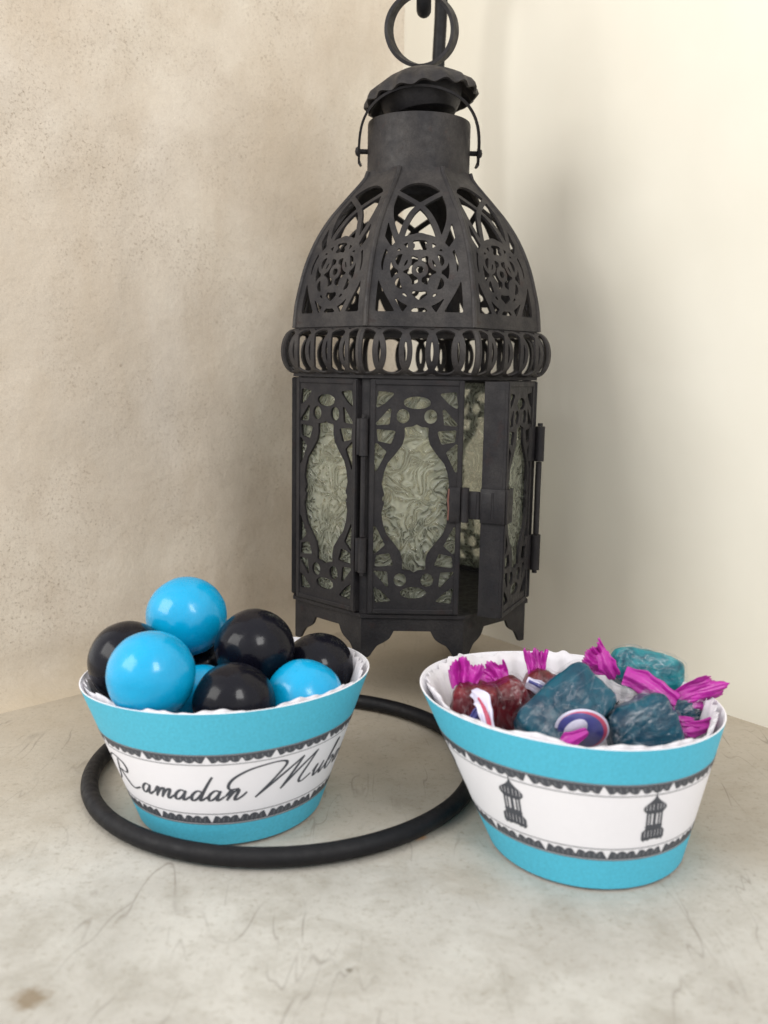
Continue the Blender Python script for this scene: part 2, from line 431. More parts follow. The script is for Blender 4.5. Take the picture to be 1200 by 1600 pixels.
# ------------------------------------------------------------------ wire stand
RT = 2.5
def stand():
    pts = []
    cx, cy, r = -30, 272, 57
    # the wire circle, then its tail runs back along the floor behind the cups and turns up
    for k in range(0, 97):
        a = R(20)+2*math.pi*k/96*0.985
        pts.append((cx+r*math.cos(a), cy+r*math.sin(a), RT))
    ring = pts[::-1]
    tail = catmull([(27.2, 272+3, RT), (28.5, 300, RT), (30, 340, RT), (31, 372, RT), (31.2, 392, RT+1), (31.1, 400, RT+7), (30.9, 402, RT+18),
                    (30.5, 402, 50), (29, 402, 100), (26.5, 402, 150), (23.5, 402, 200), (21.8, 402, 235), (22.8, 402, 262),
                    (22.5, 397, 281), (20, 383, 292), (17, 365, 289), (15.2, 356.5, 272), (14.2, 355.2, 256), (14, 354.3, 248), (13.9, 350, 244.6), (13.7, 345.7, 248), (13.6, 345, 256), (13.5, 345, 262)], 6)
    t = empty('wire_stand', (cx*MM, cy*MM, 0))
    off = lambda P: [(p[0]-cx, p[1]-cy, p[2]) for p in P]
    m1 = MB(); m1.tube(off([(cx+r*math.cos(a), cy+r*math.sin(a), RT) for a in np.linspace(0, 2*math.pi, 121)[:-1]]), RT, 14, closed=True)
    m1.build('ring_base', M_ROD, t, True)
    m2 = MB(); m2.tube(off(tail), RT*1.04, 14); m2.build('hook_rod', M_ROD, t, True)
    tag(t, 'black wire lantern stand, a floor ring round the gumball cup with a tall hook', 'stand')
stand()

# ------------------------------------------------------------------ lantern
AP = math.cos(R(22.5)); SN = math.sin(R(22.5))
LZ = 24.0                                  # height of the foot tips above the ledge
lan = empty('hanging_lantern', (9.3*MM, 350*MM, LZ*MM))
lan.rotation_euler = (0, R(1.0), 0)
tag(lan, 'octagonal black openwork metal lantern with green glass, hanging from the wire hook', 'lantern')
zl = lambda z: z-LZ                         # world height -> lantern height
RB = 45.5
def place(o, k, y=0.0, z=0.0, extra=0.0):
    a = R(45*k); o.rotation_euler = (0, 0, a+extra)
    o.location = (-math.sin(a)*y*MM, math.cos(a)*y*MM, z*MM); return o

# --- side panels with fretwork
PW, PH = 30.6, 78.0
def panel_mesh(flange):
    nx, ny = 87, 209
    xs = np.linspace(-PW/2-.05, PW/2+.05, nx); ys = np.linspace(-.05, PH+.05, ny); X, Y = np.meshgrid(xs, ys)
    cx, cy = 370, 820; sc_ = 20.4
    def P(x, y): return ((x-cx)/sc_, (cy-y)/sc_+PH/2)
    XA = np.abs(X); 
    body = np.maximum(XA-PW/2, np.abs(Y-PH/2)-PH/2)
    half = [(0, 318), (28, 332), (80, 338), (78, 400), (92, 455), (140, 520), (190, 580), (212, 640), (226, 720), (208, 790), (222, 850), (222, 900)]
    # lobed glass opening, mirrored in both directions
    top = [(370+a, b) for a, b in half]; full = top+[(x, 1640-y) for x, y in top[::-1]]
    full += [(740-x, y) for x, y in full[::-1]]
    hole = d_poly(X, Y, [P(*q) for q in full])
    holes = [hole]
    YM = PH/2+np.abs(Y-PH/2)               # fold top and bottom
    def E(x, y, a, b): holes.append(d_ell(XA, YM, (x-cx)/sc_, (cy-y)/sc_+PH/2, a/sc_, b/sc_))
    def T(pts): holes.append(d_poly(XA, YM, [P(*q) for q in pts])-.15)
    T([(535, 120), (620, 112), (632, 200), (590, 175)]); E(370, 175, 82, 34)
    E(462, 265, 36, 40); T([(550, 225), (632, 318), (560, 312)]); T([(520, 372), (625, 362), (618, 425), (545, 440)])
    T([(636, 455), (640, 625), (580, 505)])
    h = holes[0]
    for q in holes[1:]: h = np.minimum(h, q-.34)
    f = np.maximum(body, -h)
    V, F = sheet(f, xs, ys, .9, lambda x, y, w: (x, -w, y))
    V = [tuple(v) for v in V]; mb = MB()
    bv = MB()
    for s in (-1, 1):
        bv.box((s*(PW/2-.35), flange/2+.05, PH/2), (.7, flange, PH-.3))
    for z in (.4, PH-.4): bv.box((0, 1.6, z), (PW-1.8, 3.1, .7))
    # raised rim of the frame
    for s in (-1, 1): bv.box((s*(PW/2-1.0), -1.05, PH/2), (1.5, .5, PH-.6), bev=.18)
    for z in (1.0, PH-1.0): bv.box((0, -1.05, z), (PW-3.6, .5, 1.5), bev=.18)
    b = len(V); V += [tuple(c*MM for c in v) for v in bv.V]; F = list(F)+[tuple(i+b for i in q) for q in bv.F]
    return mesh_from('panel', V, F, M_METAL)
me_panel = panel_mesh(3.4); me_door = panel_mesh(7.0)
def pane_mesh():
    mb = MB(); mb.box((0, 0, 0), (PW-3.4, 1.3, PH-3), bev=.1)
    return mesh_from('pane', [(a*MM, b*MM, c*MM) for a, b, c in mb.V], mb.F, M_GLASS)
me_pane = pane_mesh()
ZP = zl(39.3)
for k in range(8):
    if k == 1: continue
    o = link('side_panel', me_panel, lan); place(o, k, -RB*AP, ZP)
    g = link('glass_pane', me_pane, o); g.location = (0, 1.0*MM, PH/2*MM)
# open door on the right front face
hx = Vector((PW/2, -RB*AP, 0)); hx.rotate(Matrix.Rotation(R(45), 3, 'Z'))
ang = R(45+21)
door = link('door', me_door, lan)
dv = Vector((-PW/2, 0, 0)); dv.rotate(Matrix.Rotation(ang, 3, 'Z'))
door.location = ((hx+dv).x*MM, (hx+dv).y*MM, ZP*MM); door.rotation_euler = (0, 0, ang)
door['label'] = 'glazed door standing slightly open on its hinge'
g = link('glass_pane', me_pane, door); g.location = (0, 1.6*MM, PH/2*MM)
g = MB()                                     # strap wrapped round the free edge of the door
g.box((-PW/2+3.0, -1.55, 37.5), (6.6, .8, 11.4), bev=.2); g.box((-PW/2-.65, 2.9, 37.5), (.8, 8.4, 11.4), bev=.2)
g.build('latch_strap', M_METAL, door, True)
fe = Vector((-PW, 0, 0)); fe.rotate(Matrix.Rotation(ang, 3, 'Z')); fe = hx+fe
ke = Vector((PW/2+1.2, -RB*AP-1.0, 0)); dd_ = fe-ke; ra = math.atan2(dd_.y, dd_.x)
g = MB(); g.box(((fe.x+ke.x)/2, (fe.y+ke.y)/2, ZP+37.5), (dd_.length+1.0, .8, 9.2), ra, bev=.2)
for t_ in (.35, .75): g.tube([(ke.x+dd_.x*t_, ke.y+dd_.y*t_-.5, ZP+33.0), (ke.x+dd_.x*t_, ke.y+dd_.y*t_-.5, ZP+42.0)], .55, 10)
g.build('latch_tongue', M_METAL, lan, True)
# keeper on the front panel
g = MB(); yk = -RB*AP
g.box((PW/2-2.3, yk-1.5, ZP+37.5), (3.6, .8, 11.6), bev=.2); g.tube([(PW/2+1.1, yk-1.7, ZP+31.8), (PW/2+1.1, yk-1.7, ZP+43.2)], 1.35, 12)
g.build('latch_keeper', M_METAL, lan, True)
g = MB(); g.tube([(PW/2-4.4, yk-1.45, ZP+32.4), (PW/2-4.2, yk-1.5, ZP+36), (PW/2-4.5, yk-1.5, ZP+39), (PW/2-4.2, yk-1.45, ZP+42.8)], .35, 8)
g.build('latch_rivet', simple('worn_copper_edge', (.16, .075, .06), .5, .5), lan, True)
# hinge barrel at the right of the door
def hinge(k, x, out, z0, z1, mids, rr):
    a = R(45*k); m = Matrix.Rotation(a, 3, 'Z')
    c = m @ Vector((x, -RB*AP-out, 0))
    g = MB()
    segs = [(z0, mids[0], rr), (mids[0], mids[1], rr*.62), (mids[1], z1, rr)]
    for (a0, b0, r) in segs: g.tube([(c.x, c.y, a0+.15), (c.x, c.y, b0-.15)], r, 14)
    for (a0, b0, r) in (segs[0], segs[2]):
        lf = 5.0 if k else 2.4; d = m @ Vector((x-lf/2, -RB*AP-out*.5, 0)); g.box((d.x, d.y, (a0+b0)/2), (lf, .8, b0-a0-.6), a, bev=.2)
    for z in (z0-.5, z1+.5): g.tube([(c.x, c.y, z-.5), (c.x, c.y, z+.5)], rr*.55, 10)
    return g.build('hinge', M_METAL, lan, True)
h1 = hinge(1, PW/2+2.6, 2.6, ZP+11, ZP+62.5, (ZP+24, ZP+50), 1.7)
h2 = hinge(0, -PW/2-1.9, .6, ZP+14, ZP+65.5, (ZP+26, ZP+53), 1.5)
# corner posts
g = MB()
g.box((0, 0, PH/2+.2), (3.2, 2.6, PH+1.2), bev=.3)
me_post = mesh_from('post', [(a*MM, b*MM, c*MM) for a, b, c in g.V], g.F, M_METAL)
for k in range(8):
    if k == 0: continue                     # corner between front face and door is open
    a = R(45*k+22.5); o = link('corner_post', me_post, lan); r = RB-3.0
    o.location = (math.sin(a)*r*MM, -math.cos(a)*r*MM, (ZP-.4)*MM); o.rotation_euler = (0, 0, a)
# plates
def octo(r, z0, z1, name, mat, rin=None):
    g = MB(); rot = R(22.5)
    ring = lambda rr, z: [(rr*math.cos(rot+R(45)*i), rr*math.sin(rot+R(45)*i), z) for i in range(8)]
    if rin is None:
        g.add(ring(r, z0)+ring(r, z1), [tuple(range(8))[::-1], tuple(range(8, 16))]+[(i, (i+1) % 8, 8+(i+1) % 8, 8+i) for i in range(8)])
    else:
        g.add(ring(r, z0)+ring(r, z1)+ring(rin, z0)+ring(rin, z1),
              sum([[(i, (i+1) % 8, 8+(i+1) % 8, 8+i), (8+i, 8+(i+1) % 8, 24+(i+1) % 8, 24+i), (24+i, 24+(i+1) % 8, 16+(i+1) % 8, 16+i), (16+i, 16+(i+1) % 8, (i+1) % 8, i)] for i in range(8)], []))
    return g.build(name, mat, lan)
octo(RB+.5, ZP-1.5, ZP-.3, 'base_plate', M_METAL)
octo(RB+.6, ZP+PH+.3, ZP+PH+1.5, 'top_rim', M_METAL, RB-5)
# skirt with feet
def foot_mesh():
    hw = (RB-.4)*SN; Hh = ZP-1.5
    nx, ny = 110, 50; xs = np.linspace(-hw, hw, nx); ys = np.linspace(-.1, Hh, ny); X, Y = np.meshgrid(xs, ys)
    prof = catmull([(6.2, Hh-4.6), (7.6, Hh-7.2), (9.4, Hh-8.6), (11.6, Hh-9.8), (13.0, Hh-11.6), (14.2, Hh-13.4), (15.4, -.4)], 6)
    cut = [(x, y) for x, y in prof]+[(17, -3), (-17, -3)]+[(-x, y) for x, y in prof[::-1]]
    cut = [(x, y) for x, y in cut]
    f = -d_poly(X, Y, cut)
    V, F = sheet(f, xs, ys, 1.0, lambda x, y, w: (x*(1+.0*w), -(RB-.4)*AP+1.0-w, y))
    return mesh_from('foot', V, F, M_METAL)
me_foot = foot_mesh()
for k in range(8): place(link('skirt_foot', me_foot, lan), k)

# --- bulging band of interlaced loops
def band_mesh():
    z0, z1 = zl(119.0), zl(133.5); H = 14.5; bul = 5.2; r0 = RB-.9
    S = 2.6*H/2+2*4                        # developed length is only used as a grid
    n = 46; nx = 120
    us = np.linspace(-1, 1, nx); vs = np.linspace(0, 1, n); U, Vv = np.meshgrid(us, vs)
    sy = Vv*24; hx = (r0+bul*np.sin(np.pi*Vv))*SN; X = U*hx
    f = np.minimum(sy-1.1, 24-1.1-sy)       # edge strips (negative inside strip is reversed below)
    d = np.minimum(sy, 24-sy)-1.3
    per = 8.3
    for i in range(-4, 5):
        c = (i)*per
        d = np.minimum(d, np.abs(d_ell(X, sy, c, 12, per*.66, 9.6))-.85)
        d = np.minimum(d, np.abs(d_ell(X, sy, c+per/2, 2.4, 2.3, 1.7))-.55)
        d = np.minimum(d, np.abs(d_ell(X, sy, c+per/2, 21.6, 2.3, 1.7))-.55)
    d = np.minimum(d, hx-np.abs(X)-1.1)
    def mp(u, v, w):
        ph = np.pi*v; r = r0+bul*np.sin(ph)**.8+w*np.sin(ph); z = z0+H*(1-np.cos(ph))/2-w*np.cos(ph)*.6
        return (u*r*SN, -r*AP, z)
    V, F = sheet(d, us, vs, .9, mp)
    return mesh_from('band', V, F, M_DOME)
me_band = band_mesh()
for k in range(8): place(link('scroll_band', me_band, lan), k)
octo(RB-.2, zl(133.3), zl(134.8), 'dome_seat', M_DOME, RB-6)

# --- dome panels
PZ = np.array([133.9, 141, 146.3, 155, 163.5, 171, 178.6, 185.6, 189.0]); PR = np.array([45.0, 44.3, 43.2, 40.8, 37.1, 32.3, 25.8, 19.6, 18.2])
def dome_r(z): 
    return np.interp(z, PZs, PRs)
_c = catmull(list(zip(PZ.tolist(), PR.tolist())), 10); PZs = np.array([a for a, b in _c]); PRs = np.array([b for a, b in _c])
def dome_mesh():
    zb, zt = 134.2, 188.5; nx, ny = 84, 120
    us = np.linspace(-1, 1, nx); hs = np.linspace(0, zt-zb, ny); U, Hh = np.meshgrid(us, hs)
    hw = dome_r(Hh+zb)*SN; X = U*hw
    # arc length for less distorted strokes
    zz = np.linspace(0, zt-zb, 400); rr = dome_r(zz+zb)*AP; ss = np.concatenate([[0], np.cumsum(np.hypot(np.diff(zz), np.diff(rr)))])
    A = lambda h: float(np.interp(h, zz, ss)); SY = np.interp(Hh, zz, ss)
    def HZ(y):                                # row of the photographed detail -> height on the front panel
        py = y/6.667+280; z = 160.0
        for _ in range(12): z = 120+(350-float(dome_r(z))*AP)*math.tan(math.atan((800-py)/1470)-R(8.5))
        return A(z-zb)
    P = lambda x, y: ((x-565)/32.2, HZ(y))
    XA = np.abs(X); d = (hw-XA)-2.9
    d = np.minimum(d, SY-HZ(1385))
    top = A(46.5)
    # solid top of the panel: arch cut
    arch = d_ell(X, SY, 0, HZ(420), 10.4, HZ(60)-HZ(420))
    d = np.minimum(d, np.maximum(-arch, HZ(420)-SY))
    w1 = .95
    def L(pts, w=w1): 
        nonlocal d
        q = catmull([P(*p) for p in pts], 6); d = np.minimum(d, d_line(XA, SY, q)-w); d = np.minimum(d, d_line(X, SY, q)-w)
    def O(x, y, r, w=w1, b=None):
        nonlocal d
        c = P(x, y); 
        q = b or r; d = np.minimum(d, np.abs(d_ell(XA, SY, c[0], (HZ(y-q)+HZ(y+q))/2, r/32.2, (HZ(y-q)-HZ(y+q))/2))-w)
    L([(565, 292), (700, 215), (830, 150), (900, 120)]); L([(565, 292), (430, 215), (300, 150)])
    L([(565, 292), (655, 380), (730, 520), (780, 690)])
    L([(865, 210), (875, 400), (835, 560), (770, 700), (700, 760)])
    O(565, 960, 345, 1.15); O(565, 960, 200, .8, 190); O(565, 950, 62, .75)
    O(565, 700, 105, .75); O(565, 1215, 105, .75); O(755, 860, 85, .65); O(755, 1090, 85, .65)
    L([(565, 1300), (700, 1180), (760, 1000), (730, 820), (640, 700)], .7)
    L([(940, 700), (1000, 900), (940, 1100), (830, 1300), (760, 1420)], 1.0)
    L([(870, 760), (960, 620), (980, 480)], .9)
    L([(565, 1290), (650, 1330), (720, 1420)], .9)
    L([(565, 760), (565, 900)], .6); L([(565, 1010), (565, 1120)], .6)
    def mp(u, h, w):
        z = h+zb; r = dome_r(z); dz = .5; sl = (dome_r(z+dz)-dome_r(z-dz))/(2*dz)*AP
        nn = np.sqrt(1+sl**2); nr, nz = 1/nn, -sl/nn
        return (u*r*SN, -(r*AP+w*nr), zl(z)+w*nz)
    V, F = sheet(d, us, hs, .9, mp)
    # raised seam ribs down both edges
    mb = MB()
    for s in (-1,):
        pts = [(s*(float(dome_r(z))*SN-.0), -(float(dome_r(z))*AP+.9), zl(z)) for z in np.linspace(zb, zt, 26)]
        mb.tube(pts, .9, 8)
    V = [tuple(v) for v in V]; b = len(V); V += [tuple(c*MM for c in v) for v in mb.V]; F = list(F)+[tuple(i+b for i in q) for q in mb.F]
    return mesh_from('dome', V, F, M_DOME)
me_dome = dome_mesh()
for k in range(8): place(link('dome_panel', me_dome, lan), k)

# --- collar, cap, bail, ring
g = MB(); g.lathe([(17.3, zl(185.8)), (18.6, zl(185.8)), (18.6, zl(186.6)), (18.2, zl(187.1)), (18.2, zl(205.9)), (18.0, zl(206.5)), (17.3, zl(206.5)), (17.3, zl(185.8))], 72)
col_ = g.build('collar', M_DOME, lan, True)
cap = empty('cap', (0.3*MM, 0.5*MM, zl(216.3)*MM)); cap.parent = lan; cap.rotation_euler = (R(-5), R(-8), 0)
def flut(a, j, r, z):
    k = max(0, (r-9)/10.5); w_ = math.cos(16*a)
    return (r+w_*.6*k*k, z+w_*.4*k*k)
g = MB(); top = [(0.01, 8.2), (5, 8.0), (9, 7.0), (13, 5.0), (16.2, 2.8), (18.6, .9), (19.6, -.8), (19.9, -2.2)]
g.lathe(top+[(19.0, -2.4), (18.2, -.6), (15.6, 2.2), (12, 3.4), (8, 3.8), (.01, 3.8)], 128, flut)
g.build('cap_disc', M_DOME, cap, True)
g = MB(); g.lathe([(.01, -8.2), (6, -8.1), (11.6, -7.0), (13.6, -4.0), (14.6, -.4), (15.2, 3.0)], 64); g.build('cap_bowl', M_METAL, cap, True)
g = MB(); g.tube([(0, -1, zl(200)), (0, -1, zl(214))], 2.2, 12); g.build('cap_stem', M_METAL, lan, True)
# bail strap pivoting on two pins
bp = []
for k in range(0, 41):
    a = math.pi*k/40; x = -21.2*math.cos(a); s = math.sin(a); z = 193.5+22.0*s**.62 if s > 0 else 193.5
    if abs(x) > 20.0: pass
    bp.append((x, -16.5*(z-193.5)/24.5, zl(z)))
bp = [(-20.6, 0, zl(192.2))]+bp+[(20.6, 0, zl(192.2))]
g = MB(); g.tube(bp, 0, flat=(3.4, .8, (0, 1, .25))); g.build('bail', M_METAL, lan, True)
for s in (-1, 1):
    g = MB(); g.tube([(s*17.5, 0, zl(197)), (s*21.6, 0, zl(197))], .9, 10)
    g.lathe([(.01, 1.3), (1.2, 1.0), (1.7, .3), (1.8, -.6)], 16)
    V = g.V; nb = 16*4
    for i in range(len(V)-nb, len(V)): x, y, z = V[i]; V[i] = (s*(21.4+z), y, zl(197)+x)
    g.build('rivet', M_METAL, lan, True)
rp = [(.2+11.5*math.cos(a), 0, zl(238.0)+11.8*math.sin(a)) for a in np.linspace(0, 2*math.pi, 73)[:-1]]
g = MB(); g.tube(rp, 0, closed=True, flat=(5.6, 1.2, (.42, 1, .28))); rg = g.build('hanging_ring', M_METAL, lan, True)

# ------------------------------------------------------------------ printed cupcake wrappers
class Cup:
    def __init__(s, c, base, ba, rim, shift, z, tilt, tiltx, rot=0, wave=0.0, sq=2.0):
        s.ba = ba; s.c, s.base, s.rim, s.shift, s.z, s.tilt, s.tiltx, s.rot, s.wave, s.sq = c, base, rim, shift, z, tilt, tiltx, rot, wave, sq
    def W(s, phi, v, off=0.0):
        """phi = 0 faces the camera, positive to the right; v 0 at foot, 1 at rim; mm, relative to c"""
        p = phi+s.rot
        sx, cy = math.sin(p), -math.cos(p)
        a = s.ba+(s.rim[0]-s.ba)*v; b = s.base+(s.rim[1]-s.base)*v
        ww = 1+s.wave*(.6*math.sin(3*phi+1.1)+.4*math.sin(5*phi+.4))*v
        x = (a*sx*ww); y = (b*cy*ww)
        z = v*(s.z-s.tilt*cy+s.tiltx*sx)+.35
        n = math.hypot(sx/a, cy/b); nx, ny = sx/a/n, cy/b/n
        return (x+s.shift[0]*v+nx*off, y+s.shift[1]*v+ny*off, z-off*.25)
def wrapper(cup, stripes, label, extra):
    root = empty('cupcake_wrapper', (cup.c[0]*MM, cup.c[1]*MM, 0)); tag(root, label, 'cupcake wrapper', 'printed cupcake wrappers')
    b0, b1, b2, b3 = stripes; vs = [0, b0*.5, b0, b1, (b1+b2)/2, b2, b3, (b3+1)/2, 1]; n = 180
    V = []; F = []; M = []
    for i in range(n):
        ph = 2*math.pi*i/n-math.pi
        for v in vs: V.append(cup.W(ph, v))
        for v in vs[::-1]: V.append(cup.W(ph, v, -.35))
    m = len(vs)*2
    for i in range(n):
        k = (i+1) % n
        for j in range(m):
            q = (j+1) % m; F.append((i*m+j, k*m+j, k*m+q, i*m+q))
            M.append((0 if j < 2 or 6 <= j < 8 else 1) if j < len(vs)-1 else 1)
    mb = MB(); mb.V, mb.F, mb.M = V, F, M; mb.build('sleeve', [M_PBLUE, M_PWHITE], root, True)
    # lace borders: scalloped dark edge, thin rules
    def border(vo, vi):
        g = MB(); per = R(28.5); n = 1500; d = vi-vo; off = .06
        def hgt(t):
            t = t % 1.0
            u = min(t, 1-t)                  # distance to the big white triangle
            w_ = abs(t-.5)
            h = .55+.38*abs(math.sin(math.pi*6*t))**.6
            h = min(h, .02+u/.075) if u < .075 else h
            h = min(h, .35+w_/.09) if w_ < .06 else h
            return max(.06, h)
        Vv = []; Ff = []
        for i in range(n+1):
            ph = -math.pi+2*math.pi*i/n; h = hgt(ph/per)
            Vv += [cup.W(ph, vo+d*.10, off), cup.W(ph, vo+d*(.10+.74*h), off)]
        for i in range(n): Ff.append((2*i, 2*i+2, 2*i+3, 2*i+1))
        g.add(Vv, Ff, 0)
        for (a, b, mi) in ((-.02, .07, 1), (.93, 1.0, 1)):
            Vv = []; Ff = []
            for i in range(361):
                ph = -math.pi+2*math.pi*i/360; Vv += [cup.W(ph, vo+d*a, off*1.5), cup.W(ph, vo+d*b, off*1.5)]
            for i in range(360): Ff.append((2*i, 2*i+2, 2*i+3, 2*i+1))
            g.add(Vv, Ff, mi)
        # pale veins that break the dark lobes up
        for i in range(-80, 80):
            t0 = i/12.0+.04
            if min(t0 % 1, 1-t0 % 1) < .06: continue
            a0 = t0*per; Vv = [cup.W(a0-.004, vo+d*.24, off*2), cup.W(a0+.004, vo+d*.24, off*2), cup.W(a0+.010, vo+d*.58, off*2), cup.W(a0+.002, vo+d*.60, off*2)]
            if abs(a0) < math.pi: g.add(Vv, [(0, 1, 2, 3)], 1)
        g.build('lace_border', [M_INK, M_INK2], root)
    border(b3, b2); border(b0, b1)
    extra(cup, root, stripes)
    return root

# hand-drawn script lettering
def lettering(cup, root, st):
    vmid = st[1]; Hs = math.hypot(cup.z, cup.rim[1]-cup.base)
    def A(o): return [[(2.9, 2.6), (1.8, 3.0), (.6, 2.0), (.25, .8), (.9, .1), (2.1, .9), (3.3, 2.9)], [(3.3, 2.9), (2.7, .9), (3.0, .1), (4.6, 1.2)]]
    aa = A(0)
    mm = [[(0, 1.2), (1.2, 2.9), (1.4, 2.4), (.6, .0)], [(.6, .0), (2.0, 2.2), (3.1, 2.9), (3.2, 2.2), (2.5, 0)], [(2.5, 0), (3.9, 2.2), (5.0, 2.9), (5.1, 2.2), (4.6, .6), (5.0, .05), (6.4, 1.2)]]
    dd = [aa[0], [(5.1, 7.0), (3.9, 4.0), (2.9, 1.0), (3.1, .1), (4.6, 1.2)]]
    nn = [[(0, 1.2), (1.2, 2.9), (1.4, 2.4), (.6, .0)], [(.6, .0), (2.0, 2.2), (3.1, 2.9), (3.2, 2.2), (2.7, .6), (3.1, .0), (4.6, .9), (5.6, 2.0)]]
    uu = [[(0, 1.4), (1.1, 2.9), (.7, 1.0), (1.0, .1), (2.2, .9), (3.5, 2.9)], [(3.5, 2.9), (2.9, .9), (3.2, .1), (4.6, 1.2)]]
    bb = [[(0, 1.2), (1.8, 3.8), (3.0, 6.4), (2.7, 7.0), (1.9, 5.6), (.8, 2.0), (.9, .4), (1.8, .1), (3.1, 1.1), (3.3, 2.4), (2.5, 2.8), (1.5, 2.0)], [(3.3, 2.3), (4.6, 1.6)]]
    rr = [[(0, 1.2), (1.4, 3.2), (1.5, 2.6), (2.5, 2.7), (2.2, 1.2), (2.5, .2), (3.6, 1.2)]]
    kk = [[(0, 1.2), (2.3, 4.2), (3.2, 6.8), (2.5, 6.6), (1.3, 3), (.5, 0)], [(.9, 1.4), (2.3, 2.9), (2.6, 2.2), (1.3, 1.6), (2.2, .4), (3.2, .1), (4.4, 1)]]
    RR = [[(3.4, 7.4), (2.4, 4.2), (1.0, 1.0), (-1.0, -.2)], [(-3.2, 4.4), (-2.4, 6.6), (1.2, 8.2), (5.8, 7.2), (7.4, 5.4), (6.6, 4.1), (3.4, 4.4)], [(3.4, 4.4), (5.0, 2.4), (8.6, .0), (12.2, 1.1)]]
    MMs = [[(2.6, 2.6), (.8, 2.5), (.4, 3.8), (1.4, 5.6), (4.2, 7.3), (8.6, 8.0), (11, 7.2), (9.8, 4.4), (6.4, -.4)], [(6.4, -.4), (10.4, 3.6), (14.8, 7.6)], [(14.8, 7.6), (13.6, 4.6), (11.6, .4)], [(11.6, .4), (14.8, 4.4), (18.4, 7.8)], [(18.4, 7.8), (17.0, 4.6), (15.8, 1.6), (16.6, .6), (18.8, 1.8)]]
    word = []; x = -20.6; g = MB(); cnt = [0]
    for L_, adv in ((aa, 4.6), (mm, 6.4), (aa, 4.6), (dd, 4.6), (aa, 4.6), (nn, 5)): word.append((x, L_, .0)); x += adv
    word.append((-33.2, RR, .0)); x = 4.6; MMs = [[(a*1.36, b*1.10) for a, b in q] for q in MMs]; word.append((x-.6, MMs, .5)); x += 25.0; uu, bb = [[[(a*1.2, b*1.08) for a, b in q] for q in t] for t in (uu, bb)]
    for L_, adv in ((uu, 5.4), (bb, 5.5), (aa, 4.6), (rr, 3.6), (aa, 4.6), (kk, 4.4)): word.append((x, L_, 1.2)); x += adv
    rmid = cup.base+(cup.rim[0]-cup.base)*(vmid+.16)
    for (x0, letter, y0) in word:
        for stv in letter:
            pts = catmull([(x0+(a)*.97+.20*b-.3, y0+b*1.10) for a, b in stv], 7); cnt[0] += 1
            Vv = []; Ff = []; off = .05+.006*(cnt[0] % 9)
            for i, (a, b) in enumerate(pts):
                q = pts[min(i+1, len(pts)-1)]; p = pts[max(i-1, 0)]; tx, ty = q[0]-p[0], q[1]-p[1]; Lh = math.hypot(tx, ty)+1e-9; tx /= Lh; ty /= Lh
                wd = .19+.30*abs(ty)*(0.4+.6*math.sin(math.pi*i/(len(pts)-1)))
                for s in (-1, 1):
                    X_, Y_ = a-ty*wd*s, b+tx*wd*s
                    Vv.append(cup.W(X_/rmid, vmid+.10+Y_*.92/Hs, off))
            for i in range(len(pts)-1): Ff.append((2*i, 2*i+1, 2*i+3, 2*i+2))
            g.add(Vv, Ff, 0)
    g.build('lettering', M_INK, root)

def lantern_prints(cup, root, st):
    Hs = math.hypot(cup.z, cup.rim[1]-cup.base)
    def f_print(X, Y):
        XA = np.abs(X)
        d = np.maximum(XA-.14, np.abs(Y-15.8)-1.4)
        dome_ = d_poly(XA, Y, catmull([(-.2, 14.9), (.25, 14.4), (.5, 13.8), (1.5, 12.7), (2.9, 11.6), (3.3, 10.6), (2.9, 9.8), (2.2, 9.2)], 4)+[(-.2, 9.2)])
        d = np.minimum(d, dome_)
        body = np.maximum(XA-2.35, np.abs(Y-7.2)-2.2); d = np.minimum(d, body)
        for x, w_ in ((.70, .26), (1.62, .16)):
            win = np.maximum(np.abs(XA-x)-w_, np.abs(Y-7.3)-1.7); d = np.maximum(d, -(win))
        base = d_poly(XA, Y, [(-.2, 5.2), (2.6, 5.2), (2.3, 4.4), (3.3, 3.4), (3.3, 1.2), (2.6, .4), (2.2, .9), (1.4, .6), (.8, 1.0), (-.2, .9)])
        d = np.minimum(d, base)
        for k in range(3):                     # light veins in dome and base
            d = np.maximum(d, -(np.maximum(np.abs(XA-(.6+.95*k))-.10, np.abs(Y-11.0)-.9)))
            d = np.maximum(d, -(np.maximum(np.abs(XA-(.5+.95*k))-.09, np.abs(Y-2.8)-1.0)))
        return d
    nx, ny = 96, 220; xs = np.linspace(-3.7, 3.7, nx); ys = np.linspace(.2, 17.3, ny); X, Y = np.meshgrid(xs, ys); f = f_print(X, Y)
    v0 = st[1]+.028; k_ = (st[2]+.055-v0)/17.0
    for c in (-39, 21.5, 84, -82, 140, -138):
        cc = R(c)
        def mp(x, y, w_):
            out = []
            for a, b, ww in zip(x, y, w_):
                vv = v0+b*k_; r = cup.base+(cup.rim[0]-cup.base)*vv
                out.append(cup.W(cc+(a+(b-8)*(.17 if c < 0 else -.02))/r, vv, .05+ww))
            o = np.array(out); return (o[:, 0], o[:, 1], o[:, 2])
        V, F = sheet(f, xs, ys, .02, mp)
        me = mesh_from('print', V, F, M_INK); link('printed_lantern', me, root)

cupL = Cup((-43.4, 253), 27.8, 25.6, (39.7, 36.3), (-.4, 0), 37.4, .6, .9, 0, .006)
cupR = Cup((52.4, 232), 27.6, 25.0, (39.0, 36.8), (-4.1, 3.0), 36.9, .0, -2.6, 0, .012)
wrapper(cupL, (.165, .25, .622, .70), 'turquoise and white wrapper with script lettering, holding the blue and black gumballs', lettering)
wrapper(cupR, (.215, .30, .675, .76), 'turquoise and white wrapper printed with grey lanterns, holding the twist-wrapped candies', lantern_prints)

